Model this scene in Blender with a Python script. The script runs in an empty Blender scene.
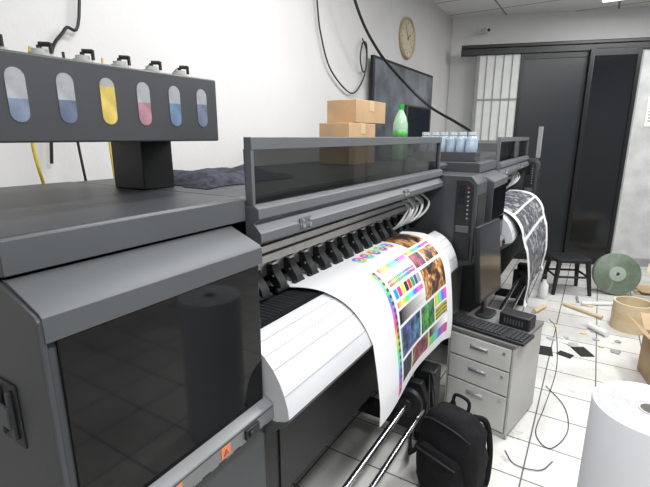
import bpy, bmesh, math, random
from mathutils import Vector, Matrix
random.seed(4)
SC=bpy.context.scene
SC.view_settings.view_transform='Standard'
COL=SC.collection

# ---------------------------------------------------------------- materials
MATS={}
def lin(c):
    return tuple(((x/255.0)/12.92 if x/255.0<=0.04045 else ((x/255.0+0.055)/1.055)**2.4) for x in c)+(1.0,)
def mat(name,rgb,rough=0.5,metal=0.0,noise=0.06,nscale=8.0,bump=0.0,bscale=60.0,coat=0.0,emit=0.0,alpha=1.0,trans=0.0,spec=0.5):
    if name in MATS: return MATS[name]
    m=bpy.data.materials.new(name); m.use_nodes=True
    nt=m.node_tree; N=nt.nodes; b=N['Principled BSDF']
    c=lin(rgb)
    tc=N.new('ShaderNodeTexCoord')
    if noise>0:
        nz=N.new('ShaderNodeTexNoise'); nz.inputs['Scale'].default_value=nscale; nz.inputs['Detail'].default_value=5
        nt.links.new(tc.outputs['Object'],nz.inputs['Vector'])
        rp=N.new('ShaderNodeValToRGB')
        rp.color_ramp.elements[0].position=0.3; rp.color_ramp.elements[1].position=0.7
        rp.color_ramp.elements[0].color=tuple(x*(1-noise*2) for x in c[:3])+(1,)
        rp.color_ramp.elements[1].color=tuple(min(1,x*(1+noise)) for x in c[:3])+(1,)
        nt.links.new(nz.outputs['Fac'],rp.inputs['Fac']); nt.links.new(rp.outputs['Color'],b.inputs['Base Color'])
    else: b.inputs['Base Color'].default_value=c
    b.inputs['Roughness'].default_value=rough; b.inputs['Metallic'].default_value=metal
    b.inputs['Coat Weight'].default_value=coat; b.inputs['Coat Roughness'].default_value=0.05
    b.inputs['Specular IOR Level'].default_value=spec
    b.inputs['Transmission Weight'].default_value=trans
    if emit>0:
        b.inputs['Emission Color'].default_value=c; b.inputs['Emission Strength'].default_value=emit
    if alpha<1: b.inputs['Alpha'].default_value=alpha
    if bump>0:
        n2=N.new('ShaderNodeTexNoise'); n2.inputs['Scale'].default_value=bscale; n2.inputs['Detail'].default_value=4
        nt.links.new(tc.outputs['Object'],n2.inputs['Vector'])
        bp=N.new('ShaderNodeBump'); bp.inputs['Strength'].default_value=bump; bp.inputs['Distance'].default_value=0.01
        nt.links.new(n2.outputs['Fac'],bp.inputs['Height']); nt.links.new(bp.outputs['Normal'],b.inputs['Normal'])
    MATS[name]=m; return m

def attr_mat(name,rough=0.42):
    m=bpy.data.materials.new(name); m.use_nodes=True; nt=m.node_tree; b=nt.nodes['Principled BSDF']
    a=nt.nodes.new('ShaderNodeVertexColor'); a.layer_name='ink'
    nt.links.new(a.outputs['Color'],b.inputs['Base Color']); b.inputs['Roughness'].default_value=rough
    return m

CHAR=mat('charcoal_powder_coat',(80,83,86),0.48,0.0,0.04,5,0.03,400)
CHARD=mat('dark_charcoal',(62,64,67),0.43,0.0,0.04,6,0.03,400)
SLANT=mat('satin_grey_metal',(95,98,101),0.40,0.0,0.04,4,0.02,400)
STRIP=mat('grey_metal_strip',(120,122,124),0.35,0.1,0.04,6)
BLACK=mat('matt_black',(24,25,27),0.48,0,0.05,10)
GLOSS=mat('gloss_black_acrylic',(5,6,8),0.05,0,0,1,0,1,0.0,0,1,0,0.32)
SMOKE=mat('smoked_acrylic',(14,20,20),0.03,0,0,1,0,1,0.0,0,0.66,0,0.5)
SILVER=mat('brushed_aluminium',(200,202,205),0.3,0.85,0.05,30)
CHROME=mat('dull_chrome',(190,192,196),0.25,1.0,0.04,6)
WHITEM=mat('white_enamel',(208,210,213),0.45,0,0.03,3)
WHITEP=mat('white_plastic',(226,227,227),0.4,0,0.02,5)
CLEARP=mat('milky_plastic',(190,192,190),0.3,0,0.08,14,0,1,0,0,0.85)
ORANGE=mat('orange_label',(224,128,82),0.5,0,0.02,5)
LABELW=mat('label_white',(225,225,220),0.5,0,0.02,5)
RED=mat('red_plastic',(190,40,40),0.4,0,0.02,5)
GREENB=mat('green_plastic',(40,140,60),0.4,0,0.02,5)
RUBBER=mat('black_rubber',(18,18,20),0.7,0,0.03,20)
FABRIC=mat('black_nylon',(19,19,23),0.8,0,0.15,25,0.5,180,0,0,1,0,0.25)
CARD=mat('brown_cardboard',(184,152,116),0.8,0,0.07,7,0.1,60)
CARDL=mat('pale_cardboard',(208,190,156),0.8,0,0.05,7,0.1,60)
TAPE=mat('packing_tape',(200,178,138),0.3,0,0.03,5)
PEDM=mat('light_grey_steel',(176,176,172),0.42,0.05,0.04,6)
PEDF=mat('pale_drawer_front',(194,194,190),0.42,0.05,0.04,9)
PAPERW=mat('white_roll_paper',(222,223,227),0.5,0,0.02,3)
GREENG=mat('faded_green_hose',(132,148,130),0.5,0,0.12,14)
YELLOW=mat('yellow_cable_sheath',(205,180,50),0.5,0,0.02,5)
SCREEN=mat('dark_screen',(30,34,42),0.12,0,0,1,0,1,0.0)
GREYB=mat('grey_button',(150,152,156),0.4)
GROOVE=mat('soft_groove_grey',(150,152,154),0.5)

# ---------------------------------------------------------------- mesh builder
class M:
    def __init__(s): s.v=[];s.f=[];s.mi=[];s.sm=[]
    def add(s,vs,fs,mi=0,smooth=False):
        o=len(s.v); s.v+= [Vector(p) for p in vs]
        for f in fs: s.f.append([i+o for i in f]); s.mi.append(mi); s.sm.append(smooth)
        return s
    def box(s,lo,hi,mi=0,mtx=None):
        x0,y0,z0=lo;x1,y1,z1=hi
        vs=[Vector(p) for p in [(x0,y0,z0),(x1,y0,z0),(x1,y1,z0),(x0,y1,z0),(x0,y0,z1),(x1,y0,z1),(x1,y1,z1),(x0,y1,z1)]]
        if mtx: vs=[mtx@p for p in vs]
        return s.add(vs,[(0,3,2,1),(4,5,6,7),(0,1,5,4),(1,2,6,5),(2,3,7,6),(3,0,4,7)],mi)
    def prism(s,prof,y0,y1,mi=0):
        n=len(prof)
        vs=[(x,y0,z) for x,z in prof]+[(x,y1,z) for x,z in prof]
        fs=[(i,(i+1)%n,n+(i+1)%n,n+i) for i in range(n)]+[tuple(range(n-1,-1,-1)),tuple(range(n,2*n))]
        return s.add(vs,fs,mi)
    def cyl(s,p1,p2,r,r2=None,n=20,mi=0,cap=True):
        p1=Vector(p1);p2=Vector(p2); r2=r if r2 is None else r2
        d=(p2-p1).normalized(); a=d.orthogonal().normalized(); b=d.cross(a)
        vs=[];
        for k in range(n):
            t=2*math.pi*k/n; q=a*math.cos(t)+b*math.sin(t); vs.append(p1+q*r)
        for k in range(n):
            t=2*math.pi*k/n; q=a*math.cos(t)+b*math.sin(t); vs.append(p2+q*r2)
        s.add(vs,[(k,(k+1)%n,n+(k+1)%n,n+k) for k in range(n)],mi,True)
        if cap: s.add(vs,[tuple(range(n-1,-1,-1)),tuple(range(n,2*n))],mi)
        return s
    def lathe(s,prof,c=(0,0,0),n=40,mi=0,mtx=None,closed=False):
        vs=[];m=len(prof)
        for r,z in prof:
            for k in range(n):
                t=2*math.pi*k/n; p=Vector((r*math.cos(t),r*math.sin(t),z))
                if mtx: p=mtx@p
                vs.append(p+Vector(c))
        fs=[]
        rng=m if closed else m-1
        for j in range(rng):
            j2=(j+1)%m
            for k in range(n): fs.append((j*n+k,j*n+(k+1)%n,j2*n+(k+1)%n,j2*n+k))
        return s.add(vs,fs,mi,True)
    def tube(s,pts,r,n=8,mi=0,sub=8,smooth=True):
        P=[Vector(p) for p in pts]; Q=[]
        if smooth and len(P)>2:
            E=[P[0]*2-P[1]]+P+[P[-1]*2-P[-2]]
            for i in range(1,len(E)-2):
                for k in range(sub):
                    t=k/sub; a,b,c,d=E[i-1],E[i],E[i+1],E[i+2]
                    Q.append(0.5*((2*b)+(c-a)*t+(2*a-5*b+4*c-d)*t*t+(3*b-a-3*c+d)*t**3))
            Q.append(P[-1])
        else: Q=P
        vs=[]; nrm=None
        for i,q in enumerate(Q):
            d=(Q[min(i+1,len(Q)-1)]-Q[max(i-1,0)]).normalized()
            if nrm is None: nrm=d.orthogonal().normalized()
            else:
                nrm=(nrm-d*nrm.dot(d)); nrm=nrm.normalized() if nrm.length>1e-6 else d.orthogonal().normalized()
            b=d.cross(nrm)
            for k in range(n):
                t=2*math.pi*k/n; vs.append(q+nrm*math.cos(t)*r+b*math.sin(t)*r)
        L=len(Q); fs=[]
        for i in range(L-1):
            for k in range(n): fs.append((i*n+k,i*n+(k+1)%n,(i+1)*n+(k+1)%n,(i+1)*n+k))
        fs+= [tuple(range(n-1,-1,-1)),tuple(range((L-1)*n,L*n))]
        return s.add(vs,fs,mi,True)
    def superell(s,c,rad,e1=0.4,e2=0.4,nu=32,nv=20,mi=0,mtx=None,fn=None):
        def pw(x,e): return math.copysign(abs(x)**e,x)
        vs=[];fs=[]
        for j in range(nv+1):
            ph=-math.pi/2+math.pi*j/nv
            for i in range(nu):
                t=2*math.pi*i/nu
                p=Vector((rad[0]*pw(math.cos(ph),e1)*pw(math.cos(t),e2),rad[1]*pw(math.cos(ph),e1)*pw(math.sin(t),e2),rad[2]*pw(math.sin(ph),e1)))
                if fn: p=fn(p)
                if mtx: p=mtx@p
                vs.append(p+Vector(c))
        for j in range(nv):
            for i in range(nu): fs.append((j*nu+i,j*nu+(i+1)%nu,(j+1)*nu+(i+1)%nu,(j+1)*nu+i))
        return s.add(vs,fs,mi,True)
    def make(s,name,par=None,mats=None,label=None,bevel=0.0,seg=2,center=True,**props):
        lo=Vector([min(p[i] for p in s.v) for i in range(3)]); hi=Vector([max(p[i] for p in s.v) for i in range(3)])
        c=(lo+hi)/2 if center else Vector((0,0,0))
        if center and par is None: c.z=lo.z
        me=bpy.data.meshes.new(name); me.from_pydata([tuple(p-c) for p in s.v],[],s.f)
        if not isinstance(mats,(list,tuple)): mats=[mats]
        for m in mats: me.materials.append(m)
        for p,mi,sm in zip(me.polygons,s.mi,s.sm): p.material_index=mi; p.use_smooth=sm
        bm=bmesh.new(); bm.from_mesh(me); bmesh.ops.remove_doubles(bm,verts=bm.verts,dist=1e-5); bmesh.ops.recalc_face_normals(bm,faces=bm.faces); bm.to_mesh(me); bm.free()
        me.set_sharp_from_angle(angle=math.radians(40))
        o=bpy.data.objects.new(name,me); COL.objects.link(o)
        if par is not None:
            o.parent=par; o.location=c-Vector(par.get('org',(0,0,0)))
            if par.type=='MESH': o.location=c-Vector(par['ctr'])
        else: o.location=c
        o['ctr']=tuple(c)
        if bevel>0:
            b=o.modifiers.new('bevel','BEVEL'); b.width=bevel; b.segments=seg; b.limit_method='ANGLE'; b.angle_limit=math.radians(35)
        if label: o['label']=label
        for k,v in props.items(): o[k]=v
        return o

def thing(name,label,cat,loc=(0,0,0),rot=0,group=None,org=None):
    o=bpy.data.objects.new(name,None); COL.objects.link(o); o.location=loc; o.rotation_euler=(0,0,math.radians(rot))
    o.empty_display_size=0.1
    o['label']=label;o['category']=cat
    if group:o['group']=group
    if org is not None:o['org']=org
    return o

# ---------------------------------------------------------------- camera
f=435.0; th=math.atan(106.5/f); ps=math.atan(275*math.cos(th)/f)
cd=bpy.data.cameras.new('camera'); cam=bpy.data.objects.new('camera',cd); COL.objects.link(cam)
cd.sensor_fit='HORIZONTAL'; cd.sensor_width=36; cd.lens=36*f/650.0; cd.clip_start=0.02
cam.location=(0,0,1.6); cam.rotation_euler=(math.pi/2-th,0,ps)
SC.camera=cam

# ---------------------------------------------------------------- room
WALL=mat('painted_plaster',(212,211,210),0.75,0,0.03,1.2,0.15,25)
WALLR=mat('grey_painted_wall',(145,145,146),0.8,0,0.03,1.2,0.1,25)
XL=-1.82
def back(x): return 6.15+(x-XL)*0.33
H=3.1
def struct(o): o['kind']='structure'; return o
fm=bpy.data.materials.new('white_floor_tiles'); fm.use_nodes=True; nt=fm.node_tree; b=nt.nodes['Principled BSDF']
tc=nt.nodes.new('ShaderNodeTexCoord'); mp=nt.nodes.new('ShaderNodeMapping'); mp.inputs['Location'].default_value=(0.12,0.1,0)
br=nt.nodes.new('ShaderNodeTexBrick'); br.offset=0; br.squash=1; br.inputs['Scale'].default_value=1; br.inputs['Brick Width'].default_value=0.30; br.inputs['Row Height'].default_value=0.30
br.inputs['Mortar Size'].default_value=0.0045; br.inputs['Mortar Smooth'].default_value=0.25
br.inputs['Color1'].default_value=lin((216,215,211)); br.inputs['Color2'].default_value=lin((208,207,203)); br.inputs['Mortar'].default_value=lin((100,98,94))
def ramp(p0,c0,p1,c1):
    r=nt.nodes.new('ShaderNodeValToRGB'); r.color_ramp.elements[0].position=p0; r.color_ramp.elements[0].color=c0; r.color_ramp.elements[1].position=p1; r.color_ramp.elements[1].color=c1; return r
def noise(s,d,r):
    n=nt.nodes.new('ShaderNodeTexNoise'); n.inputs['Scale'].default_value=s; n.inputs['Detail'].default_value=d; n.inputs['Roughness'].default_value=r; nt.links.new(mp.outputs[0],n.inputs['Vector']); return n
nt.links.new(tc.outputs['Object'],mp.inputs['Vector']); nt.links.new(mp.outputs[0],br.inputs['Vector'])
n1=noise(1.3,5,0.55); r1=ramp(0.36,(0.62,0.61,0.59,1),0.50,(1,1,1,1)); nt.links.new(n1.outputs['Fac'],r1.inputs['Fac'])
n2_=noise(8,10,0.8); r2=ramp(0.37,(0.42,0.41,0.39,1),0.43,(1,1,1,1)); nt.links.new(n2_.outputs['Fac'],r2.inputs['Fac'])
mx=nt.nodes.new('ShaderNodeMixRGB'); mx.blend_type='MULTIPLY'; mx.inputs['Fac'].default_value=0.5
mx2=nt.nodes.new('ShaderNodeMixRGB'); mx2.blend_type='MULTIPLY'; mx2.inputs['Fac'].default_value=0.55
nt.links.new(br.outputs['Color'],mx.inputs[1]); nt.links.new(r1.outputs[0],mx.inputs[2]); nt.links.new(mx.outputs[0],mx2.inputs[1]); nt.links.new(r2.outputs[0],mx2.inputs[2]); nt.links.new(mx2.outputs[0],b.inputs['Base Color'])
b.inputs['Roughness'].default_value=0.2
struct(M().add([(XL,-1.6,0),(2.4,-1.6,0),(2.4,back(2.4),0),(XL,back(XL),0)],[(0,1,2,3)]).make('floor',None,fm,center=False))
cm=bpy.data.materials.new('ceiling_panels'); cm.use_nodes=True; nt=cm.node_tree; b=nt.nodes['Principled BSDF']
tc=nt.nodes.new('ShaderNodeTexCoord'); br=nt.nodes.new('ShaderNodeTexBrick'); br.offset=0; br.inputs['Scale'].default_value=1; br.inputs['Brick Width'].default_value=1.2; br.inputs['Row Height'].default_value=0.6
br.inputs['Mortar Size'].default_value=0.012; br.inputs['Color1'].default_value=lin((232,232,230)); br.inputs['Color2'].default_value=lin((228,228,226)); br.inputs['Mortar'].default_value=lin((140,142,144))
nt.links.new(tc.outputs['Object'],br.inputs['Vector']); nt.links.new(br.outputs['Color'],b.inputs['Base Color']); b.inputs['Roughness'].default_value=0.8
struct(M().add([(XL,-1.6,H),(2.4,-1.6,H),(2.4,back(2.4),H),(XL,back(XL),H)],[(3,2,1,0)]).make('ceiling',None,cm,center=False))
def wallpoly(name,a,b2,t=0.1,mt=None):
    a=Vector(a);b2=Vector(b2); d=(b2-a).normalized(); n=Vector((d.y,-d.x))
    vs=[]
    for z in (0,H):
        for p in (a,b2,b2+n*t,a+n*t): vs.append((p.x,p.y,z))
    return struct(M().add(vs,[(0,3,2,1),(4,5,6,7),(0,1,5,4),(1,2,6,5),(2,3,7,6),(3,0,4,7)]).make(name,None,mt or WALL,center=False))
wallpoly('wall_left',(XL,back(XL)),(XL,-1.6))
wallpoly('wall_back',(2.4,back(2.4)),(XL,back(XL)),mt=mat('back_plaster',(228,228,227),0.75,0,0.03,1.2,0.15,25))
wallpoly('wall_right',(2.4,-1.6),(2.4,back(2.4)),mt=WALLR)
wallpoly('wall_near',(XL,-1.6),(2.4,-1.6))

ANG=math.atan(0.3214)
def pt(x,off=0): return Vector((x+off*math.sin(ANG),6.44+0.3214*x-off*math.cos(ANG),0))
PR=Matrix.Rotation(ANG,4,'Z')
def pm(x,off=0): return Matrix.Translation(pt(x,off))@PR
def plen(x0,x1): return (x1-x0)/math.cos(ANG)
PART=mat('dark_laminate',(32,37,40),0.35,0.0,0.06,4)
PARTF=mat('dark_frame',(22,24,26),0.35,0.1,0.03,4)
FROST=mat('frosted_glass_grimy',(196,197,196),0.4,0,0.10,6,0.05,20,0,0.04)
LACE=mat('frosted_pane',(204,206,204),0.4,0,0.05,10,0.3,60,0,0.08)  # slight emission put into the pane in place of daylight behind it
x0=-1.62
struct(M().box((0,-0.05,2.585),(plen(x0,1.9),0.05,2.70),0,pm(x0)).box((0,-0.07,2.66),(plen(x0,1.9),-0.05,2.70),0,pm(x0)).make('trim_1',None,PARTF,bevel=0.006))
w=M(); w.box((0,-0.01,1.55),(plen(-1.42,-0.93),0.01,2.6),0,pm(-1.42)); w.box((0,-0.012,0.02),(plen(-1.42,-0.93),0.012,1.52),2,pm(-1.42)) 
for k in (0.0,1.0):
    xx=-1.42+k*0.49; w.box((-0.02,-0.025,0.0),(0.02,0.025,2.6),1,pm(xx))
for q in (0.10,0.20,0.30,0.40): w.box((q,-0.022,1.55),(q+0.008,-0.012,2.6),1,pm(-1.42))
w.box((0,-0.02,1.52),(plen(-1.42,-0.93),0.02,1.56),1,pm(-1.42)).box((0,-0.024,2.05),(plen(-1.42,-0.93),0.01,2.07),1,pm(-1.42))
struct(w.make('window_1',None,[LACE,mat('grey_window_frame',(138,140,140),0.5),mat('grey_lower_panel',(92,94,95),0.5)]))
def panel(name,xa,xb,off,mt):
    m=M(); L=plen(xa,xb)
    m.box((0,-0.018,0.01),(L,0.018,2.6),0,pm(xa,off))
    for (a0,a1) in ((0,0.045),(L-0.045,L)): m.box((a0,-0.026,0.01),(a1,0.026,2.6),1,pm(xa,off))
    m.box((0.045,-0.026,0.01),(L-0.045,0.026,0.09),1,pm(xa,off)); m.box((0.045,-0.026,2.52),(L-0.045,0.026,2.6),1,pm(xa,off))
    return struct(m.make(name,None,[mt,PARTF],bevel=0.003))
panel('door_1',-0.95,-0.19,0.0,PART)
panel('door_2',-0.24,0.27,0.06,mat('dark_tinted_panel',(24,27,30),0.12,0,0.05,3))
m=M(); L=plen(0.27,1.9); m.box((0,-0.012,0.1),(L,0.012,2.6),0,pm(0.27)); m.box((0,-0.03,0),(L,0.03,0.1),1,pm(0.27))
for k in (0,0.5,1.0): m.box((k*(L-0.04),-0.025,0.1),(k*(L-0.04)+0.04,0.025,2.6),1,pm(0.27))
struct(m.make('window_2',None,[FROST,mat('pale_frame',(150,151,152),0.5)]))
m=M(); m.box((0,-0.002,1.72),(0.32,0.002,2.06),0,pm(0.42,0.02))
for i in range(7): m.box((0.03,-0.003,1.78+i*0.035),(0.03+random.uniform(0.15,0.26),-0.002,1.788+i*0.035),1,pm(0.42,0.021))
m.make('paper_notice',None,[LABELW,BLACK],label='white printed paper notice taped on the frosted glass panel',category='notice')
t=thing('security_camera','small white dome camera on a bracket under the ceiling','camera',(-1.45,back(-1.45)-0.02,2.92),18)
M().box((-0.06,-0.03,-0.03),(0.06,0.0,0.03)).make('bracket',t,WHITEP,bevel=0.004)
M().cyl((0,-0.03,0),(0.05,-0.16,-0.02),0.03).cyl((0.05,-0.16,-0.02),(0.052,-0.165,-0.02),0.02,mi=1).make('camera_body',t,[WHITEP,BLACK])
t=thing('ceiling_light','flat white square light panel recessed in the ceiling','light',(0.12,5.9,3.06))
M().box((-0.3,-0.3,0),(0.3,0.3,0.035)).make('light_frame',t,WHITEP,bevel=0.004)
M().box((-0.28,-0.28,-0.004),(0.28,0.28,0.0)).make('light_diffuser',t,mat('light_diffuser',(250,250,245),0.5,0,0.02,2,0,1,0,3.0))

# ---------------------------------------------------------------- printers
def arcprof():
    return [(-0.98,1.076),(-0.90,1.076),(-0.82,1.075),(-0.765,1.066),(-0.73,1.052),(-0.695,1.03),(-0.665,0.998),(-0.645,0.965),(-0.63,0.93),(-0.62,0.895),(-0.616,0.865)]
def printer(name,label,dx,dy,first,sy=1.0):
    base=Vector((-1.2,1.55,0))
    P=thing(name,label,'printer',(base.x+dx,0.285+(base.y-0.285)*sy+dy,0),org=tuple(base))
    P.scale=(1,sy,1)
    for (yy) in (0.55,2.02):
        M().box((-1.25,yy-0.05,0.12),(-0.95,yy+0.05,0.46)).box((-1.5,yy-0.045,0.07),(-0.58,yy+0.045,0.13)).make('stand_leg',P,BLACK,bevel=0.006)
        for xx in (-1.45,-0.63):
            M().cyl((xx,yy-0.02,0.035),(xx,yy+0.02,0.035),0.035).box((xx-0.02,yy-0.03,0.05),(xx+0.02,yy+0.03,0.075)).make('caster',P,RUBBER)
    YU=0.82
    M().prism([(-1.55,0.45),(-0.76,0.45),(-0.735,0.47),(-0.735,0.80),(-0.76,0.83),(-0.76,1.05),(-0.80,1.055),(-1.55,1.055)],YU,2.5).make('body',P,BLACK,bevel=0.004)
    M().box((-0.735,0.92,0.50),(-0.728,2.4,0.77)).make('lower_panel',P,BLACK,bevel=0.002)
    m=M().box((-1.0,YU,1.055),(-0.77,2.49,1.066))
    for i in range(80): 
        yy=YU+0.02+i*0.0205; m.box((-0.885,yy,1.066),(-0.785,yy+0.004,1.0675),1)
    m.make('platen',P,[BLACK,CHARD])
    ap=[p for p in arcprof() if p[0]>-0.78]
    outer=[(x,z-0.004) for x,z in ap]
    inner=[(-0.63,0.85),(-0.66,0.84),(-0.70,0.84),(-0.765,0.84)]
    m=M()
    for (a,b2) in [(YU,1.663),(1.667,2.49)]: m.prism(outer+inner,a,b2,0)
    o=m.make('front_tray',P,[WHITEM,CHARD])
    for p in o.data.polygons:
        if abs(p.normal.y)<0.5: p.use_smooth=True
    for k in (1,2,3,5):
        x,z=ap[k]; M().tube([(x+0.0003,YU+0.002,z-0.0045),(x+0.0003,2.488,z-0.0045)],0.0014,6,0,1,False).make('tray_ridge',P,GROOVE)
    M().prism([(-0.764,0.838),(-0.66,0.838),(-0.612,0.858),(-0.625,0.842),(-0.69,0.79),(-0.764,0.77)],YU-0.003,2.49).make('tray_underside',P,CHAR,bevel=0.002)
    M().prism([(-1.55,1.061),(-1.07,1.061),(-1.07,1.395),(-1.55,1.395)],YU,2.5).make('rear_housing',P,CHARD,bevel=0.004)
    M().prism([(-1.6,1.396),(-0.815,1.396),(-0.80,1.41),(-0.80,1.43),(-0.815,1.443),(-1.6,1.443)],0.872,2.79).make('top_cover',P,CHARD,bevel=0.003)
    M().box((-0.89,0.88,1.205),(-0.865,2.49,1.264)).box((-0.865,0.88,1.232),(-0.861,2.49,1.240),1).make('carriage_rail',P,[SILVER,BLACK],bevel=0.002)
    M().box((-1.069,0.88,1.265),(-0.90,2.49,1.30)).make('carriage_beam',P,CHAR,bevel=0.002)
    M().prism([(-1.069,1.125),(-0.945,1.125),(-0.935,1.135),(-0.935,1.185),(-0.945,1.20),(-1.069,1.20)],0.88,2.49).make('roller_beam',P,SILVER,bevel=0.002)
    for i in range(15):
        y=0.955+i*0.0985
        m=M().prism([(-0.935,1.120),(-0.935,1.168),(-0.912,1.166),(-0.900,1.140),(-0.878,1.112),(-0.872,1.090),(-0.890,1.080),(-0.912,1.100)],y-0.020,y+0.020)
        m.cyl((-0.883,y-0.032,1.084),(-0.883,y+0.032,1.084),0.0085,n=14,mi=1)
        m.box((-0.930,y-0.013,1.168),(-0.912,y+0.013,1.178),2)
        m.cyl((-0.905,y-0.024,1.132),(-0.905,y+0.024,1.132),0.0045,n=10,mi=2)
        m.cyl((-0.926,y+0.027,1.108),(-0.926,y+0.027,1.185),0.0045,n=8,mi=2).box((-0.936,y+0.021,1.12),(-0.918,y+0.034,1.135),2)
        m.make('pinch_roller',P,[BLACK,RUBBER,SILVER],bevel=0.0015,seg=2)
    C0,C1=0.885,2.53
    M().box((-0.795,C0,1.567),(-0.768,C1,1.60)).box((-0.795,C0,1.42),(-0.77,C0+0.012,1.567)).box((-0.795,C1-0.012,1.42),(-0.77,C1,1.567)).make('cover_frame',P,SLANT,bevel=0.002)
    M().box((-0.788,C0+0.012,1.42),(-0.782,C1-0.012,1.567)).make('cover_window',P,SMOKE,label='smoked transparent window')
    M().prism([(-0.80,1.42),(-0.768,1.42),(-0.752,1.412),(-0.75,1.385),(-0.768,1.375),(-0.768,1.37),(-0.745,1.345),(-0.745,1.322),(-0.76,1.312),(-0.80,1.312)],C0,C1).make('cover_rail',P,SLANT,bevel=0.0015)
    for yy in (1.08,1.93):
        m=M().box((-0.7485,yy-0.012,1.325),(-0.743,yy+0.047,1.36),1)
        for d in (0,0.035): m.cyl((-0.748,yy+d,1.337),(-0.736,yy+d,1.337),0.007,n=14).cyl((-0.75,yy+d,1.353),(-0.738,yy+d,1.353),0.005,n=14)
        m.make('latch_knob',P,[SILVER,SLANT])
    Y0,Y1=0.303,0.815
    M().prism([(-1.6,0.45),(-0.70,0.45),(-0.70,0.86),(-0.70,1.30),(-0.71,1.315),(-0.80,1.352),(-1.6,1.36)],Y0,Y1).make('end_cabinet',P,CHARD,bevel=0.003)
    M().prism([(-0.80,1.374),(-0.790,1.374),(-0.698,1.337),(-0.690,1.330),(-0.690,1.288),(-0.70,1.286),(-0.71,1.318),(-0.80,1.355)],Y0-0.004,Y1+0.006).make('sloped_fascia',P,CHAR,bevel=0.001,label='flat sloping charcoal fascia')
    M().prism([(-1.62,1.376),(-0.80,1.376),(-0.79,1.382),(-0.79,1.434),(-0.80,1.443),(-1.62,1.443)],Y0-0.005,0.870).make('end_top_cover',P,CHARD,bevel=0.003)
    M().prism([(-0.7895,1.380),(-0.7855,1.382),(-0.7855,1.438),(-0.7895,1.44)],Y0-0.005,0.870).make('edge_band',P,CHAR)
    M().box((-0.70,Y0+0.014,0.905),(-0.694,Y1-0.006,1.287)).make('service_door',P,GLOSS,bevel=0.002,label='gloss black recessed front window')
    m=M().prism([(-0.70,0.845),(-0.672,0.845),(-0.668,0.85),(-0.668,0.895),(-0.673,0.900),(-0.70,0.912)],Y0-0.004,Y1+0.005).box((-0.6685,Y0,0.888),(-0.6675,Y1,0.891),1)
    for q in range(9): m.box((-0.6685,0.36+q*0.05,0.8475),(-0.6675,0.385+q*0.05,0.8525),1)
    m.make('lower_strip',P,[STRIP,BLACK],bevel=0.001)
    for yy in (0.49,0.635):
        m=M().box((-0.668,yy-0.015,0.857),(-0.6665,yy+0.015,0.885),0)
        m.add([(-0.666,yy-0.009,0.8615),(-0.666,yy+0.009,0.8615),(-0.666,yy,0.878)],[(0,1,2)],1)
        m.add([(-0.6655,yy-0.0055,0.8635),(-0.6655,yy+0.0055,0.8635),(-0.6655,yy,0.874)],[(0,1,2)],0)
        m.add([(-0.665,yy-0.0008,0.865),(-0.665,yy+0.0008,0.865),(-0.665,yy+0.0008,0.871),(-0.665,yy-0.0008,0.871)],[(0,1,2,3)],1)
        m.make('warning_label',P,[ORANGE,BLACK],label='orange warning triangle sticker')
    M().box((-0.668,0.70,0.858),(-0.658,0.75,0.886)).cyl((-0.66,0.715,0.873),(-0.652,0.715,0.873),0.008).make('door_catch',P,BLACK,bevel=0.002)
    M().prism([(-1.6,0.45),(-0.692,0.45),(-0.692,1.325),(-0.70,1.333),(-0.80,1.37),(-1.6,1.37)],Y0-0.012,Y0).make('end_panel',P,CHARD,bevel=0.003)
    m=M().box((-0.88,Y0-0.016,1.06),(-0.80,Y0-0.011,1.185)).box((-0.865,Y0-0.024,1.075),(-0.855,Y0-0.016,1.17),1).box((-0.825,Y0-0.024,1.075),(-0.815,Y0-0.016,1.17),1).box((-0.865,Y0-0.028,1.10),(-0.815,Y0-0.022,1.145),1)
    m.make('panel_latch',P,[BLACK,CHARD],bevel=0.002)
    if first:
        M().box((-1.30,0.836,1.443),(-1.15,0.947,1.60)).make('ink_station_post',P,BLACK,bevel=0.004)
        M().box((-1.30,0.355,1.589),(-0.951,0.955,1.757)).make('ink_station',P,CHARD,bevel=0.004)
        IC=[((116,128,148),'ink_blue'),((96,106,128),'ink_deep_blue'),((202,180,98),'ink_yellow'),((164,122,134),'ink_magenta'),((100,124,152),'ink_cyan'),((106,114,136),'ink_slate')]
        fill=[0.4,0.45,1.05,0.55,0.6,0.65]
        for i,(c,nm) in enumerate(IC):
            y=0.434+i*0.0924; r=0.0175; z0,z1=1.645,1.710
            im=mat(nm,c,0.35,0,0.16,24)
            def caps(za,zb,rr,xx,top=True,bot=True):
                pts=[]
                n=8
                if bot:
                    for k in range(n+1): a=math.pi+math.pi*k/n; pts.append((y+rr*math.cos(a),za+rr*math.sin(a)))
                else: pts+=[(y-rr,za),(y+rr,za)]
                if top:
                    for k in range(n+1): a=math.pi*k/n; pts.append((y+rr*math.cos(a),zb+rr*math.sin(a)))
                else: pts+=[(y+rr,zb),(y-rr,zb)]
                return [(xx,p[0],p[1]) for p in pts]
            zf=min(z0+(z1-z0)*fill[i],z1-0.0005)
            m=M()
            def slab(pts,mi,t=0.0015):
                n=len(pts); q=[(p[0]+t,p[1],p[2]) for p in pts]
                m.add(pts+q,[tuple(range(n)),tuple(range(2*n-1,n-1,-1))]+[(k,(k+1)%n,n+(k+1)%n,n+k) for k in range(n)],mi)
            slab(caps(z0,zf,r,-0.951,top=False),0); slab(caps(zf,z1,r,-0.951,bot=False),1)
            m.make('ink_window',P,[im,mat('bottle_translucent',(160,162,164),0.35,0,0.14,24)],label='oval window showing ink level')
            yb=y; m=M().cyl((-1.03,yb,1.757),(-1.03,yb,1.772),0.021,n=20).cyl((-1.03,yb,1.772),(-1.03,yb,1.780),0.015,n=18)
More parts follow.
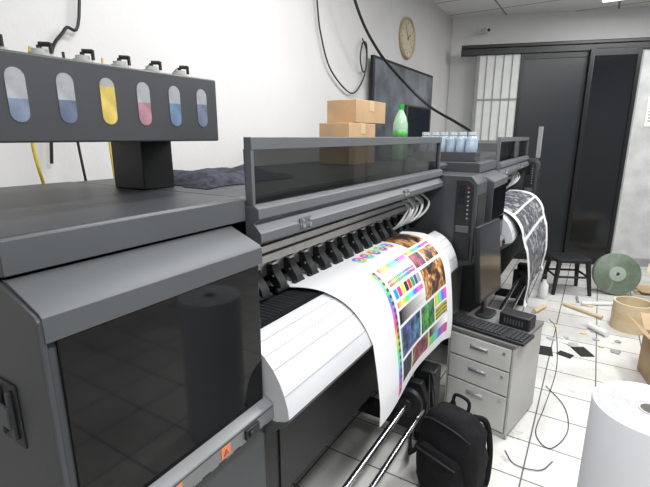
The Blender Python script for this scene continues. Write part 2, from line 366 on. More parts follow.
            m.cyl((-1.03,yb,1.780),(-1.03,yb,1.788),0.005,n=10,mi=1).cyl((-1.03,yb,1.790),(-1.015,yb+0.016,1.790),0.005,n=10,mi=1).cyl((-1.015,yb+0.016,1.793),(-1.015,yb+0.016,1.772),0.004,n=8,mi=1)
            m.make('bottle_cap',P,[CLEARP,BLACK],label='milky bottle cap with black elbow fitting')
            M().cyl((-1.07,yb+0.042,1.757),(-1.07,yb+0.042,1.772),0.012,n=14).cyl((-1.07,yb+0.042,1.772),(-1.07,yb+0.042,1.780),0.008,n=12).make('vent_cap',P,CLEARP)
            M().tube([(-1.03,yb,1.787),(-1.06,yb+0.02,1.792),(-1.12,yb+0.05,1.784),(-1.17,yb+0.07,1.757)],0.002,6).make('ink_tube',P,mat('clear_tube',(200,200,192),0.3))
    fx=-0.55 if first else -0.66
    M().prism([(-1.58,0.45),(fx-0.11,0.45),(fx-0.11,0.84),(fx,0.87),(fx,1.34),(fx-0.035,1.385),(-1.58,1.395)],2.535,2.79).make('control_housing',P,CHARD,bevel=0.003)
    M().prism([(fx-0.115,0.90),(fx-0.02,0.90),(fx-0.02,1.33),(fx-0.04,1.36),(fx-0.115,1.36)],2.527,2.536).make('control_panel',P,BLACK,bevel=0.001)
    for k,bz in enumerate((1.32,1.295,1.27,1.245,1.22,1.195,1.17,1.145)):
        M().cyl((fx-0.045,2.528,bz),(fx-0.045,2.523,bz),0.005,n=10).make('control_button',P,RED if k==0 else GREYB)
    M().box((fx-0.098,2.5235,1.23),(fx-0.065,2.5275,1.33)).make('status_display',P,SCREEN)
    M().box((fx-0.105,2.520,1.06),(fx-0.03,2.5275,1.10)).make('emergency_cover',P,CHAR,bevel=0.002)
    M().box((fx,2.57,0.92),(fx+0.003,2.76,1.28)).make('housing_door',P,BLACK,bevel=0.002)
    for k in range(12):
        yy=2.17+0.028*k; j=0.014*math.sin(k*2.3); q=0.02*math.cos(k*1.7)
        M().tube([(-1.0,yy,1.09),(-0.90,yy-0.03+j,1.11),(-0.85+q,yy+0.01,1.17+j),(-0.85+q,yy+0.05,1.235),(-0.93,yy+0.03,1.29+j),(-1.03,yy+0.01,1.25)],0.0065,8).make('supply_tube',P,WHITEP if k%2 else CLEARP)
    M().box((-1.02,2.20,1.067),(-0.93,2.48,1.10)).make('capping_station',P,GREYB,bevel=0.003)
    M().cyl((-0.66,0.6,0.30),(-0.66,1.97,0.30),0.014,n=18).make('take_up_bar',P,CHROME)
    M().cyl((-0.61,0.6,0.22),(-0.61,1.97,0.22),0.012,n=18).make('take_up_bar',P,CHROME)
    for yy in (0.6,1.97):
        M().prism([(-0.72,0.13),(-0.59,0.13),(-0.59,0.26),(-0.63,0.36),(-0.72,0.36)],yy,yy+0.05).make('bar_bracket',P,BLACK,bevel=0.004)
    M().box((-0.70,2.05,0.15),(-0.58,2.16,0.40)).make('take_up_motor',P,BLACK,bevel=0.01)
    if first:
        M().cyl((-0.66,1.86,0.30),(-0.66,1.89,0.30),0.075,n=28).cyl((-0.66,1.83,0.30),(-0.66,1.86,0.30),0.035,n=20).make('media_flange',P,BLACK,bevel=0.002)
        for k in range(4):
            a=k*0.9
            M().tube([(-0.62,2.08,0.40),(-0.57+0.02*math.sin(a),2.0-0.03*k,0.36-0.03*k),(-0.56,1.9+0.02*k,0.2),(-0.60,1.84-0.02*k,0.06+0.01*k),(-0.66,1.95,0.03),(-0.7,2.08,0.12)],0.006,8).make('cable_loop',P,RUBBER)
    if not first:
        M().box((-0.70,2.60,1.395),(-0.66,2.64,1.70)).make('signal_post',P,mat('grey_post',(150,152,152),0.5),bevel=0.003)
    return P

DX2,DY2,SY2=0.17,2.56,0.9
P1=printer('wide_format_printer','large charcoal roll-fed printer with ink windows printing a colour sheet',0,0,True)
P2=printer('wide_format_printer.001','charcoal roll-fed printer printing a black and white sheet',DX2,DY2,False,SY2)
for p in (P1,P2): p['group']='wide format printers'

# ---------------------------------------------------------------- printed paper
import colorsys
def hsv(h,s,v): return colorsys.hsv_to_rgb(h%1,s,v)
def n2(x,y,k=0): return (math.sin(x*12.9898+y*78.233+k*37.7)*43758.5453)%1
def sn(x,y,k=0):
    xi,yi=math.floor(x),math.floor(y); fx,fy=x-xi,y-yi
    fx=fx*fx*(3-2*fx); fy=fy*fy*(3-2*fy)
    a=n2(xi,yi,k);b=n2(xi+1,yi,k);c=n2(xi,yi+1,k);d=n2(xi+1,yi+1,k)
    return a*(1-fx)*(1-fy)+b*fx*(1-fy)+c*(1-fx)*fy+d*fx*fy
WH=(0.78,0.785,0.80)
def brown(p,q,k):
    v=sn(p*14,q*16,k)*0.55+sn(p*45,q*48,k+1)*0.45
    if v<0.42: return (0.02,0.012,0.01)
    if v<0.56: return (0.16,0.06,0.02)
    if v<0.7: return (0.42,0.19,0.05)
    return (0.62,0.43,0.24)
def photo(p,q,k,h0,dh):
    v=sn(p*18,q*20,k)*0.5+sn(p*55,q*58,k+1)*0.5
    return hsv(h0+dh*sn(p*12,q*12,k+2),0.75,0.04+0.62*max(0,v-0.2))
def paint1(Y,t):
    p=(Y-1.53)/(2.205-1.53); q=(t-0.10)/0.88
    if p<0 or p>1 or q<0 or q>1: return WH
    if p<0.07:
        if q<0.24: return WH
        if p>0.06: return WH
        if p<0.03: return hsv((q-0.12)*2.2,0.85,0.7)
        return hsv((q-0.12)*3+0.5,0.8,0.5) if int(q*50)%2 else (0.04,0.04,0.05)
    p=(p-0.09)/0.91
    if p<0: return WH
    if q<0.22:
        if p<0.62:
            for k,(cx,cy) in enumerate([(0.06,0.10),(0.18,0.10),(0.30,0.10),(0.42,0.10),(0.54,0.10)]):
                dx=(p-cx)*0.62; dy=(q-cy)*0.75; r=math.hypot(dx,dy)
                if 0.016<r<0.034: return hsv(math.atan2(dy,dx)/6.283+k*0.2,0.85,0.68)
                if r<=0.009: return (0.03,0.03,0.03)
            return WH
        if p<0.65: return WH
        return brown(p,q,1)
    if q<0.235: return WH
    if q<0.37:
        if p<0.48:
            i=int(p/0.48*18); j=int((q-0.235)/0.135*6)
            fx=(p/0.48*18)%1; fy=((q-0.235)/0.135*6)%1
            if fx<0.12 or fy<0.14: return WH
            return hsv(i/18.0,0.9-0.15*j if j<4 else 0.9,0.75 if j<4 else 0.3)
        if p<0.50: return WH
        if q<0.26: return hsv(p*2,0.9,0.75)
        if q<0.27: return WH
        if p<0.72: return photo(p,q,7,0.93,0.1)
        if p<0.74: return WH
        return brown(p,q,5)
    if q<0.39: return WH
    if q<0.60 and p>0.52:
        if p<0.535: return WH
        return brown(p,q,17)
    if q<0.45:
        if p>0.50: return WH
        i=int(p*16); cols=[(0.0,0.28,0.5),(0.5,0.03,0.22),(0.7,0.6,0.04),(0.02,0.02,0.02),(0.48,0.04,0.04),(0.02,0.26,0.06),(0.05,0.05,0.26),(0.3,0.3,0.3)]
        if (p*16)%1<0.12: return WH
        return cols[min(i,7)]
    if q<0.465: return WH
    if q<0.50:
        if p>0.50: return WH
        return hsv(p*2,0.85,0.75)
    if q<0.515: return WH
    if q<0.60:
        if p>0.50: return WH
        g=int(p*24)/12.0; return (g*0.8,g*0.8,g*0.8)
    if q<0.62: return WH
    if q<0.80:
        if p<0.40: return photo(p,q,9,0.55,0.15)
        if p<0.425: return WH
        if p<0.72: return photo(p,q,13,0.28,0.12)
        if p<0.74: return WH
        if q<0.70:
            return hsv((p-0.735)*3.5,0.85,0.7)
        if q<0.712: return WH
        fx=(p*36)%1; fy=(q*36)%1
        return (0.03,0.03,0.03) if math.hypot(fx-.5,fy-.5)<0.40 else (0.65,0.56,0.08)
    if q<0.82: return WH
    if q<0.95:
        if p<0.20: return (0.02,0.02,0.025)
        if p<0.22: return WH
        if p<0.58: return photo(p,q,23,0.9,0.25)
        if p<0.60: return WH
        g=int((p-0.60)/0.40*12)/12.0
        return (g,g,g) if q<0.88 else hsv(p*2,0.8,0.55)
    return WH
def paint2(Y,t):
    s=(Y-0.95)/1.36
    if s<0.08 or s>0.97: return WH
    if t>0.10:
        v=sn(s*30,t*26,21)*0.5+sn(s*80,t*70,5)*0.5
        if 0.5<t<0.53 or 0.31<t<0.325: return WH
        return (0.07,0.07,0.085) if v>0.40 else (0.40,0.41,0.44)
    return WH
def sheet(name,label,y0t,y0b,y1,dx,dy,sy,hem,fn,ny,nt_,curl=0.0,lift=0.0):
    prof=[(x+lift*max(0,(x+0.78))*2,z+0.005) for x,z in arcprof()]
    last=prof[-1]; prof+= [(last[0]+0.004+lift*0.1,last[1]-0.06),(last[0]+0.008+lift*.2,last[1]-0.13),(last[0]+0.010+lift*.25,(last[1]-0.13+hem)/2),(last[0]+0.006+lift*.1,hem+0.05),(last[0]+curl,hem)]
    P=[Vector((a,0,b)) for a,b in prof]; E=[P[0]*2-P[1]]+P+[P[-1]*2-P[-2]]; Q=[]
    for i in range(1,len(E)-2):
        for k in range(6):
            t=k/6; a,b,c,d=E[i-1],E[i],E[i+1],E[i+2]
            Q.append(0.5*((2*b)+(c-a)*t+(2*a-5*b+4*c-d)*t*t+(3*b-a-3*c+d)*t**3))
    Q.append(P[-1]); prof=[(q.x,q.z) for q in Q]
    d=[0]
    for i in range(1,len(prof)): d.append(d[-1]+math.dist(prof[i],prof[i-1]))
    def at(t):
        L=t*d[-1]
        for i in range(1,len(prof)):
            if L<=d[i]+1e-9:
                k=(L-d[i-1])/(d[i]-d[i-1]); return (prof[i-1][0]*(1-k)+prof[i][0]*k,prof[i-1][1]*(1-k)+prof[i][1]*k)
        return prof[-1]
    vs=[];cols=[]
    for j in range(nt_+1):
        t=j/nt_; x,z=at(t); y0=y0t+(y0b-y0t)*min(1,t/0.6)
        for i in range(ny+1):
            s=i/ny; hang=max(0,(t-0.55)/0.45); Y=y0+(y1-y0)*s
            wob=0.012*math.sin(s*7.0+1.0)*hang+0.02*hang*(1-s)+0.012*hang
            e=max(0,(s-0.88)/0.12)**2*min(1,t/0.25)
            wob+=0.028*e
            z2=z+0.02*e*(1-hang)+0.004*math.sin(s*11+t*5)*(1-hang)*min(1,t/0.2)*0.5+0.002*(1-hang)*min(1,t/.2)
            vs.append((x+wob+dx,0.285+(Y-0.285-0.015*e)*sy+dy,z2)); cols.append(fn(Y,t))
    fs=[(j*(ny+1)+i,j*(ny+1)+i+1,(j+1)*(ny+1)+i+1,(j+1)*(ny+1)+i) for j in range(nt_) for i in range(ny)]
    me=bpy.data.meshes.new(name); 
    c=Vector((-0.7+dx,0.285+((y0b+y1)/2-0.285)*sy+dy,hem))
    me.from_pydata([tuple(Vector(v)-c) for v in vs],[],fs)
    ca=me.color_attributes.new('ink','FLOAT_COLOR','POINT')
    flat=[]
    for cc in cols: flat+= [cc[0],cc[1],cc[2],1.0]
    ca.data.foreach_set('color',flat)
    for p in me.polygons: p.use_smooth=True
    me.materials.append(attr_mat(name+'_ink'))
    o=bpy.data.objects.new(name,me); COL.objects.link(o); o.location=c
    o['label']=label;o['category']='printed paper'
    return o
sheet('printed_sheet','white media sheet with colourful test chart draped over the front tray',1.14,1.33,2.25,0,0,1.0,0.53,paint1,440,340)
sheet('printed_sheet.001','sheet with dense black and white print hanging from the printer',0.95,0.95,2.31,DX2,DY2,SY2,0.33,paint2,190,190,0.03,0.15)

# ---------------------------------------------------------------- things on top of printers
def carton(name,label,loc,size,rot,mt=CARD):
    t=thing(name,label,'cardboard box',loc,rot)
    sx,sy,sz=size
    M().box((-sx/2,-sy/2,0),(sx/2,sy/2,sz)).make('box_body',t,mt,bevel=0.003)
    m=M().box((-sx/2-0.001,-0.03,sz),(sx/2+0.001,0.03,sz+0.0015)).box((sx/2,-0.03,sz-0.06),(sx/2+0.0015,0.03,sz)).box((-sx/2-0.0015,-0.03,sz-0.06),(-sx/2,0.03,sz))
    m.make('packing_tape',t,TAPE)
    return t
carton('cardboard_box','brown cardboard carton resting on the printer top',(-1.30,2.385,1.4435),(0.20,0.34,0.235),0)
carton('cardboard_box.001','smaller brown cardboard carton stacked on another carton',(-1.30,2.50,1.681),(0.20,0.38,0.13),-2)
t=thing('drink_bottle','tall pale green plastic drink bottle with label and green cap','bottle',(-1.17,2.89,1.4445))
M().lathe([(0.0,0.0),(0.042,0.0),(0.05,0.012),(0.05,0.10),(0.046,0.12),(0.046,0.17),(0.05,0.19),(0.05,0.24),(0.036,0.29),(0.018,0.325),(0.016,0.345)],n=28).make('bottle_body',t,mat('pale_green_pet',(178,214,182),0.12,0,0.03,5,0,1,0.0,0,0.7))
M().lathe([(0.0475,0.155),(0.0515,0.16),(0.0515,0.20),(0.0475,0.205)],n=28).make('bottle_label',t,mat('green_label',(96,168,92),0.4,0,0.3,14))
M().cyl((0,0,0.338),(0,0,0.37),0.021,n=18).make('bottle_cap',t,GREENB)
t=thing('computer_monitor','black computer monitor standing on the printer top','monitor',(-1.25,3.45,1.4445),0)
M().superell((0,0,0.008),(0.07,0.10,0.008),0.3,0.6).make('monitor_base',t,BLACK)
M().box((-0.02,-0.025,0.01),(0.0,0.025,0.12)).make('monitor_neck',t,BLACK,bevel=0.003)
M().box((-0.02,-0.26,0.07),(0.01,0.26,0.39)).make('monitor_shell',t,BLACK,bevel=0.005)
M().box((0.01,-0.245,0.09),(0.0115,0.245,0.375)).make('monitor_screen',t,SCREEN)
BL=mat('bluish_clear_bottle',(176,196,212),0.2,0,0.2,22,0,1,0,0,0.75)
t=thing('bottle_crate','shallow dark plastic crate holding ink refill bottles','crate',(-0.87,3.01,1.4447))
M().box((-0.2,-0.07,0),(0.2,0.07,0.04)).box((-0.2,-0.07,0.04),(0.2,-0.064,0.06)).box((-0.2,0.064,0.04),(0.2,0.07,0.06)).box((-0.2,-0.064,0.04),(-0.194,0.064,0.06)).box((0.194,-0.064,0.04),(0.2,0.064,0.06)).make('crate_body',t,CHARD,bevel=0.002)
proto=None; k=0
for j,by in enumerate((2.982,3.042)):
  for i in range(6):
    bx=-1.03+i*0.0625+0.005*j
    nm='refill_bottle' if k==0 else 'refill_bottle.%03d'%k
    t=thing(nm,'clear bluish ink refill bottle with pale cap in a dark crate','bottle',(bx,by,1.485),random.uniform(0,90),group='ink refill bottles on the printer top')
    if proto is None:
        a=M().lathe([(0,0),(0.026,0),(0.029,0.006),(0.029,0.095),(0.025,0.11),(0.014,0.122),(0.014,0.13),(0,0.13)],n=24).make('bottle_body',t,BL)
        b=M().cyl((0,0,0.128),(0,0,0.148),0.016,n=16).make('bottle_cap',t,CLEARP)
        proto=(a,b)
    else:
        for q in proto:
            c=q.copy(); c.parent=t; COL.objects.link(c)
    k+=1
NX=26; vs=[]
for j in range(NX+1):
    for i in range(NX+1):
        u=i/NX*2-1;v=j/NX*2-1; r=max(abs(u),abs(v))
        hgt=0.03*(1-r**3)*(0.5+1.2*sn(u*3+5,v*3+9,2))+0.012*sn(u*9,v*9,4)*(1-r)
        k=1+0.18*sn(u*4,v*4,8)
        vs.append((-1.2+u*0.17*k,1.20+v*0.22*k,1.4455+max(0,hgt)))
fs=[(j*(NX+1)+i,j*(NX+1)+i+1,(j+1)*(NX+1)+i+1,(j+1)*(NX+1)+i) for j in range(NX) for i in range(NX)]
m=M(); m.add(vs,fs,0,True); m.make('crumpled_cloth',None,mat('dark_blue_patterned_cloth',(50,52,66),0.9,0,0.5,40),label='crumpled dark cloth lying on the printer top',category='cloth')

# ---------------------------------------------------------------- TV, clock
t=thing('television','large flat black television mounted on the plaster wall','television',(XL,4.45,1.37))
M().box((0.0,-0.3,0.3),(0.04,0.3,0.6)).make('wall_bracket',t,BLACK)
M().box((0.04,-0.8,0),(0.075,0.8,0.92)).make('television_frame',t,BLACK,bevel=0.004)
M().box((0.075,-0.775,0.03),(0.0765,0.775,0.895)).make('television_screen',t,mat('tv_painted_reflection',(116,122,130),0.2,0,0.3,3),label='screen with a dull grey reflection painted into its colour')  # grey base colour paints a room reflection onto the screen
t=thing('wall_clock','round wall clock with pale beige rim and cream face','clock',(XL,4.55,2.58))
RX=Matrix.Rotation(math.radians(90),4,'Y')
M().lathe([(0.172,0.0),(0.195,0.0),(0.2,0.02),(0.19,0.035),(0.176,0.03),(0.172,0.02)],n=48,mtx=RX,closed=True).make('clock_rim',t,mat('pale_beige_rim',(186,168,136),0.4))
M().cyl((0,0,0),(0.02,0,0),0.174,n=48).make('clock_face',t,mat('cream_dial',(204,194,168),0.5))
m=M()
for k in range(12):
    a=k*math.pi/6; m.box((0.02,-0.004,0.13),(0.0215,0.004,0.152),0,Matrix.Rotation(a,4,'X'))
m.make('hour_marks',t,mat('grey_brown_marks',(110,100,85),0.5))
M().box((0.022,-0.004,-0.02),(0.0235,0.004,0.09),0,Matrix.Rotation(-1.0,4,'X')).make('hour_hand',t,BLACK)
M().box((0.024,-0.003,-0.02),(0.0255,0.003,0.125),0,Matrix.Rotation(0.6,4,'X')).make('minute_hand',t,BLACK)

# ---------------------------------------------------------------- cables on the wall
def cable(name,label,pts,r,mt):
    return M().tube(pts,r,8).make(name,None,mt,label=label,category='cable')
cable('power_cable','thin black cable looping down the wall and coiling beside the television',[(-1.79,2.72,3.09),(-1.79,2.81,2.52),(-1.79,2.86,2.31),(-1.79,3.00,2.09),(-1.79,3.32,1.95),(-1.79,3.52,2.06),(-1.79,3.60,2.22),(-1.785,3.58,2.36),(-1.78,3.50,2.36),(-1.78,3.46,2.24),(-1.785,3.52,2.14),(-1.79,3.59,2.18),(-1.795,3.60,2.32),(-1.795,3.52,2.40)],0.006,BLACK)
cable('power_cable.001','thick black cable sagging from the ceiling to the far machine',[(-1.6,2.62,3.09),(-1.6,3.01,2.54),(-1.58,3.36,2.27),(-1.5,3.75,2.06),(-1.3,3.85,1.86),(-1.0,3.68,1.71),(-0.82,3.45,1.62),(-0.80,3.32,1.50)],0.011,BLACK)
cable('power_cable.002','black cable running down the wall behind the ink station',[(-1.79,1.16,3.09),(-1.79,1.09,2.11),(-1.79,1.02,2.00),(-1.79,0.95,1.88),(-1.79,0.9,1.5)],0.006,BLACK)
cable('hanging_cable','yellow cable hanging behind the ink station',[(-1.70,0.84,1.9),(-1.70,0.80,1.6),(-1.70,0.83,1.35)],0.006,YELLOW)
cable('hanging_cable.001','black cable hanging behind the ink station',[(-1.7,0.95,1.9),(-1.7,0.96,1.6),(-1.7,0.98,1.35)],0.005,BLACK)
cable('hanging_cable.002','yellow cable hanging behind the ink station',[(-1.7,1.1,1.9),(-1.7,1.09,1.6),(-1.7,1.10,1.35)],0.004,YELLOW)

# ---------------------------------------------------------------- drawer pedestal
t=thing('drawer_pedestal','grey steel drawer pedestal with three drawers under the keyboard','cabinet',(-0.235,2.25,0),-12)
W,D,HH=0.37,0.42,0.56
M().box((-W,0.012,0.02),(0,D,HH-0.02)).box((-W,0,0),(0,0.012,0.03)).box((-W,0,0),(-W+0.012,0.012,HH-0.02)).box((-0.012,0,0),(0,0.012,HH-0.02)).make('cabinet_body',t,PEDM,bevel=0.002)
M().box((-W-0.004,-0.004,HH-0.02),(0.004,D+0.004,HH)).make('cabinet_top',t,mat('grey_cabinet_top',(112,112,110),0.4),bevel=0.002)
zz=[(0.405,0.53),(0.26,0.395),(0.04,0.25)]
for z0,z1 in zz:
    dr=M().box((-W+0.016,-0.006,z0),(-0.016,0.012,z1)).make('drawer',t,PEDF,bevel=0.002)
    zc=z1-0.05
    m=M().box((-W/2-0.05,-0.009,zc-0.010),(-W/2+0.05,-0.006,zc+0.012)).box((-W/2-0.045,-0.018,zc+0.002),(-W/2+0.045,-0.009,zc+0.009))
    m.make('drawer_handle',dr,SILVER,bevel=0.001,label='silver pull handle')
    M().cyl((-0.05,-0.006,z1-0.03),(-0.05,-0.010,z1-0.03),0.008).make('drawer_lock',dr,SILVER)
t=thing('keyboard','black computer keyboard lying on the drawer pedestal','keyboard',(-0.40,2.375,0.5605),-13)
M().prism([(-0.225,0.0),(0.225,0.0),(0.225,0.018),(-0.225,0.018)],-0.075,0.075).make('keyboard_body',t,BLACK,bevel=0.004)
m=M()
for r in range(5):
    for c in range(19):
        if c in (14,): continue
        x=-0.213+c*0.0225; y=-0.062+r*0.025
        m.box((x,y,0.018),(x+0.019,y+0.021,0.025))
k=m.make('keys',t,mat('keycap_black',(40,41,44),0.5),bevel=0.0015,seg=1); k['kind']='stuff'
t=thing('computer_monitor.001','black computer monitor seen nearly edge-on above the pedestal','monitor',(-0.455,2.60,0.5608),-8)
M().superell((0,0,0.006),(0.05,0.08,0.006),0.3,0.6).make('monitor_base',t,BLACK)
M().box((-0.025,-0.025,0.01),(-0.008,0.025,0.30)).make('monitor_neck',t,BLACK,bevel=0.003)
TLT=Matrix.Translation((0,0,0.12))@Matrix.Rotation(math.radians(-6),4,'Y')
M().box((-0.008,-0.18,0.0),(0.020,0.18,0.44),0,TLT).make('monitor_shell',t,BLACK,bevel=0.005)
M().box((0.020,-0.168,0.02),(0.0215,0.168,0.428),0,TLT).make('monitor_screen',t,SCREEN)
t=thing('power_adapter_box','small black equipment box with vents on the drawer pedestal','electronics',(-0.27,2.52,0.5605),-12)
M().box((-0.085,-0.05,0),(0.085,0.05,0.075)).make('box_shell',t,BLACK,bevel=0.008)
m=M()
for i in range(7): m.box((-0.055+i*0.016,-0.052,0.02),(-0.048+i*0.016,-0.049,0.05))
m.make('vent_slots',t,CHAR)

# ---------------------------------------------------------------- backpack
t=thing('backpack','black nylon backpack standing on the tiled floor','backpack',(-0.40,1.76,0),-20)
def soft(p,k):
    return p+Vector((1,1,0.3))*(0.014*(sn(p.x*18+3,p.z*16+5,k)-0.5)+0.008*(sn(p.y*40,p.z*34,k+3)-0.5))
def bpf(p):
    k=1-0.26*max(0,(p.z/0.21))**2; q=Vector((p.x*k,p.y*k*(1+0.1*math.sin(p.z*9)),p.z)); return soft(q,3) if p.z>-0.19 else q
M().superell((0,0,0.212),(0.15,0.095,0.21),0.55,0.6,56,40,fn=bpf).make('backpack_body',t,FABRIC)
M().superell((0,-0.085,0.14),(0.115,0.05,0.12),0.5,0.6,44,30,fn=lambda p:soft(p,9)).make('front_pocket',t,FABRIC)
M().tube([(-0.105,-0.128,0.23),(0,-0.145,0.245),(0.105,-0.128,0.23)],0.004,6).tube([(-0.12,-0.055,0.34),(-0.06,-0.08,0.375),(0.06,-0.08,0.375),(0.12,-0.055,0.34)],0.004,6).make('zipper',t,mat('zip_grey',(60,60,64),0.4,0.5))
M().tube([(-0.04,0.04,0.40),(-0.035,0.05,0.455),(0.03,0.055,0.45),(0.04,0.04,0.40)],0.008,8).make('carry_handle',t,FABRIC)
for sx in (-1,1):
    M().tube([(sx*0.055,0.07,0.38),(sx*0.09,0.115,0.35),(sx*0.115,0.125,0.22),(sx*0.125,0.105,0.08),(sx*0.125,0.065,0.04)],0.014,8).make('shoulder_strap',t,FABRIC)

# ---------------------------------------------------------------- large paper roll
t=thing('paper_roll','large upright roll of white paper on the floor','paper roll',(0.235,1.50,0))
prof=[(0.035,0.0),(0.15,0.0),(0.155,0.004),(0.155,0.80),(0.153,0.805)]
R=0.15
while R>0.04: prof+= [(R,0.805+0.0025*random.random()),(R-0.0015,0.805),(R-0.0022,0.795)]; R-=0.007
prof+=[(0.035,0.80)]
M().lathe(prof,n=64,closed=True).make('paper_winding',t,PAPERW)
M().lathe([(0.028,0.0),(0.0345,0.0),(0.0345,0.803),(0.028,0.803)],n=40,closed=True).make('roll_core',t,mat('grey_card_core',(168,166,162),0.8))

# ---------------------------------------------------------------- stool
t=thing('stool','low black plastic stool near the dark panels','stool',(-0.12,5.12,0),25)
M().superell((0,0,0.36),(0.18,0.16,0.02),0.3,0.35,32,10).make('seat',t,BLACK)
for sx in (-1,1):
    for sy in (-1,1):
        M().cyl((sx*0.18,sy*0.16,0),(sx*0.14,sy*0.12,0.35),0.018,0.026,n=10).make('leg',t,BLACK)
m=M()
for sy in (-1,1): m.cyl((-0.16,sy*0.14,0.19),(0.16,sy*0.14,0.19),0.012,n=8)
for sx in (-1,1): m.cyl((sx*0.16,-0.14,0.19),(sx*0.16,0.14,0.19),0.012,n=8)
m.make('stretcher',t,BLACK)

# ---------------------------------------------------------------- hose reel
t=thing('hose_coil','coiled roll of faded green flat hose leaning upright','hose',(0.32,5.28,0),15)
TL=Matrix.Translation(Vector((0,0,0.215)))@Matrix.Rotation(math.radians(78),4,'X')
R=0.215; m=M()
while R>0.085:
    m.lathe([(R,-0.04),(R,0.04),(R-0.008,0.043),(R-0.010,0.036),(R-0.010,-0.036),(R-0.008,-0.043)],n=44,mtx=TL,closed=True); R-=0.0125
m.make('hose_winding',t,GREENG)
M().lathe([(0.078,-0.045),(0.078,0.045),(0.055,0.05),(0.02,0.05),(0.02,-0.045)],n=36,mtx=TL,closed=True).make('coil_core',t,mat('grey_green_core',(160,170,160),0.5))
def open_carton(name,label,loc,s,rot,mt):
    t=thing(name,label,'cardboard box',loc,rot); a=s[0]/2;b=s[1]/2;h=s[2];w=0.006
    M().box((-a,-b,0),(a,b,w)).box((-a,-b,w),(a,-b+w,h)).box((-a,b-w,w),(a,b,h)).box((-a,-b+w,w),(-a+w,b-w,h)).box((a-w,-b+w,w),(a,b-w,h)).make('box_body',t,mt)
    for (c,ax,sg) in (((0,-b,h),'X',-1),((0,b,h),'X',1),((-a,0,h),'Y',1),((a,0,h),'Y',-1)):
        ang=math.radians(random.uniform(35,60))
        L=(s[1] if ax=='X' else s[0])*0.42
        if ax=='X':
            mtx=Matrix.Translation(Vector(c))@Matrix.Rotation(sg*-ang,4,'X'); M().box((-a,-0.002,0),(a,0.002,L),0,mtx).make('box_flap',t,mt)
        else:
            mtx=Matrix.Translation(Vector(c))@Matrix.Rotation(sg*-ang,4,'Y'); M().box((-0.002,-b,0),(0.002,b,L),0,mtx).make('box_flap',t,mt)
    return t
def ringtube(name,label,loc,r,h,mt,w=0.015):
    t=thing(name,label,'cardboard tube',loc,0)
    M().lathe([(r-w,0),(r,0),(r,h),(r-w,h)],n=48,closed=True).make('tube_wall',t,mt)
    M().lathe([(r+.0005,h*.4),(r+.0015,h*.4),(r+.0015,h*.65),(r+.0005,h*.65)],n=48,closed=True).make('tape_band',t,TAPE)
ringtube('cardboard_tube','wide pale cardboard ring core standing on the tiles',(0.42,4.33,0),0.145,0.24,CARDL)
ringtube('cardboard_tube.001','roll of white tape film standing on the tiles',(0.62,4.55,0),0.09,0.12,WHITEP,0.04)
CARDM=mat('dull_cardboard',(186,160,128),0.85,0,0.08,7,0.1,60)
open_carton('open_cardboard_box','open brown cardboard box with raised flaps on the floor',(0.64,3.42,0),(0.36,0.34,0.30),12,CARDM)
open_carton('open_cardboard_box.001','open pale cardboard box with folded flaps beside the glass panel',(0.86,4.95,0),(0.40,0.34,0.28),-8,CARDL)
for i,(x,y,w_,h_,r) in enumerate([(0.75,5.55,0.5,0.32,8),(0.77,5.56,0.46,0.30,-6),(0.74,5.54,0.42,0.28,14)]):
    M().box((-w_/2,-h_/2,0.001+i*0.012),(w_/2,h_/2,0.010+i*0.012),0,Matrix.Translation((x,y,0))@Matrix.Rotation(math.radians(r),4,'Z')).make('cardboard_sheet' if i==0 else 'cardboard_sheet.%03d'%i,None,CARDL if i%2 else CARDM,label='flattened cardboard sheet stacked on the floor',category='cardboard',group='flattened cardboard stack')
for i,(x,y,r) in enumerate([(-0.155,3.49,8),(-0.02,3.5,-20),(0.09,3.62,30)]):
    M().box((-0.05,-0.075 if i%2==0 else -0.035,0.001),(0.05,0.075 if i%2==0 else 0.035,0.008),0,Matrix.Translation((x,y,0))@Matrix.Rotation(math.radians(r),4,'Z')).make('rubber_pad' if i==0 else 'rubber_pad.%03d'%i,None,RUBBER,bevel=0.002,label='flat black rubber pad lying on the tiles',category='pad',group='black pads on the floor')
for i,(a,b2,mt,r) in enumerate([((0.05,4.72,0.019),(0.5,4.98,0.019),WHITEP,.018),((-0.1,4.62,0.019),(0.22,4.42,0.019),CARDL,.018),((0.62,4.05,0.019),(0.5,3.75,0.019),WHITEP,.018),((0.0,4.93,0.012),(0.02,4.76,0.012),GREYB,.011),((0.12,4.15,0.026),(0.25,4.02,0.026),WHITEP,.025),((-0.25,4.45,0.021),(-0.32,4.25,0.021),CARDL,.02)]):
    M().cyl(a,b2,r,n=14).make('plastic_pipe' if i==0 else 'plastic_pipe.%03d'%i,None,mt,label='loose thin pipe lying on the tiled floor',category='pipe')
sc=0
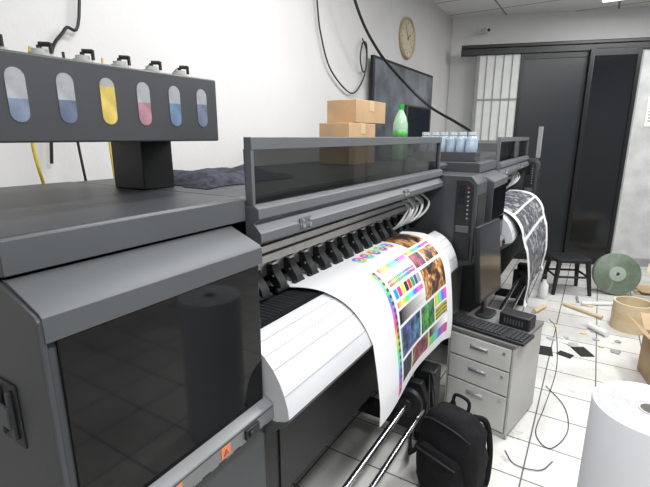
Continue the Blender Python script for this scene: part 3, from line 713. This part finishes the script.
for i in range(40):
    x=random.uniform(-0.15,0.6); y=random.uniform(3.7,5.0)
    if math.hypot(x-0.42,y-4.33)<0.24 or math.hypot(x+0.12,y-5.12)<0.35 or math.hypot(x-0.32,y-5.28)<0.3 or math.hypot(x-.62,y-4.55)<.18: continue
    s=random.uniform(0.02,0.05); r=random.uniform(0,6.28)
    pts=[(x+s*random.uniform(.6,1.2)*math.cos(r+a),y+s*random.uniform(.6,1.2)*math.sin(r+a)) for a in (0,1.3,2.5,3.8,5.1)]
    mm=M()
    mm.add([(a,b,0.001) for a,b in pts]+[(a,b,0.004+random.uniform(0,0.008)) for a,b in pts],[(4,3,2,1,0),(5,6,7,8,9)]+[(q,(q+1)%5,5+(q+1)%5,5+q) for q in range(5)])
    mm.make('paper_scrap' if sc==0 else 'paper_scrap.%03d'%sc,None,random.choice([WHITEP,CARDL,GREYB,PEDM]),label='torn scrap of packing material on the tiles',category='scrap',group='scraps on the floor'); sc+=1
t=thing('spray_bottle','small white bottle with black nozzle on the floor','bottle',(-0.30,4.75,0))
M().lathe([(0,0),(0.04,0),(0.045,0.01),(0.045,0.14),(0.018,0.18),(0.018,0.2),(0,0.2)],n=24).make('bottle_body',t,WHITEP)
M().box((-0.02,-0.015,0.2),(0.02,0.045,0.24)).make('nozzle',t,BLACK,bevel=0.004)
def fc(i,pts,r=0.004,mt=BLACK,lab='thin black cable trailing onto the floor'):
    cable('trailing_cable' if i==0 else 'trailing_cable.%03d'%i,lab,pts,r,mt)
fc(0,[(-0.12,2.70,0.565),(-0.08,2.72,0.5),(-0.05,2.74,0.25),(-0.08,2.68,0.03),(-0.10,2.4,0.006),(-0.02,2.3,0.006),(0.05,2.5,0.006),(0.02,2.75,0.006),(-0.1,2.95,0.006)],0.0025,CHARD)
fc(1,[(-0.22,2.16,0.006),(-0.16,2.08,0.006),(-0.05,2.1,0.006),(0.0,2.2,0.006)],0.0025,CHARD)
fc(2,[(0.75,4.2,0.008),(0.68,3.98,0.008),(0.72,3.85,0.008),(0.6,3.72,0.008),(0.45,3.7,0.008)],0.005)

# ---------------------------------------------------------------- lights
def area(name,loc,sx,sy,power,col=(0.99,0.995,1.0),rot=(0,0,0)):
    l=bpy.data.lights.new(name,'AREA'); l.shape='RECTANGLE'; l.size=sx; l.size_y=sy; l.energy=power; l.color=col
    o=bpy.data.objects.new(name,l); COL.objects.link(o); o.location=loc; o.rotation_euler=rot; return o
area('ceiling_lamp_a',(0.6,0.6,3.04),0.3,1.5,72)
area('ceiling_lamp_b',(0.6,3.2,3.04),0.3,1.5,64)
area('ceiling_lamp_c',(0.8,5.2,3.04),1.4,0.4,58)
area('ceiling_lamp_d',(-0.8,1.9,3.04),0.3,1.5,38)
wd=bpy.data.worlds.new('world'); SC.world=wd; wd.use_nodes=True; wd.node_tree.nodes['Background'].inputs[0].default_value=(0.8,0.9,1,1); wd.node_tree.nodes['Background'].inputs[1].default_value=0.3
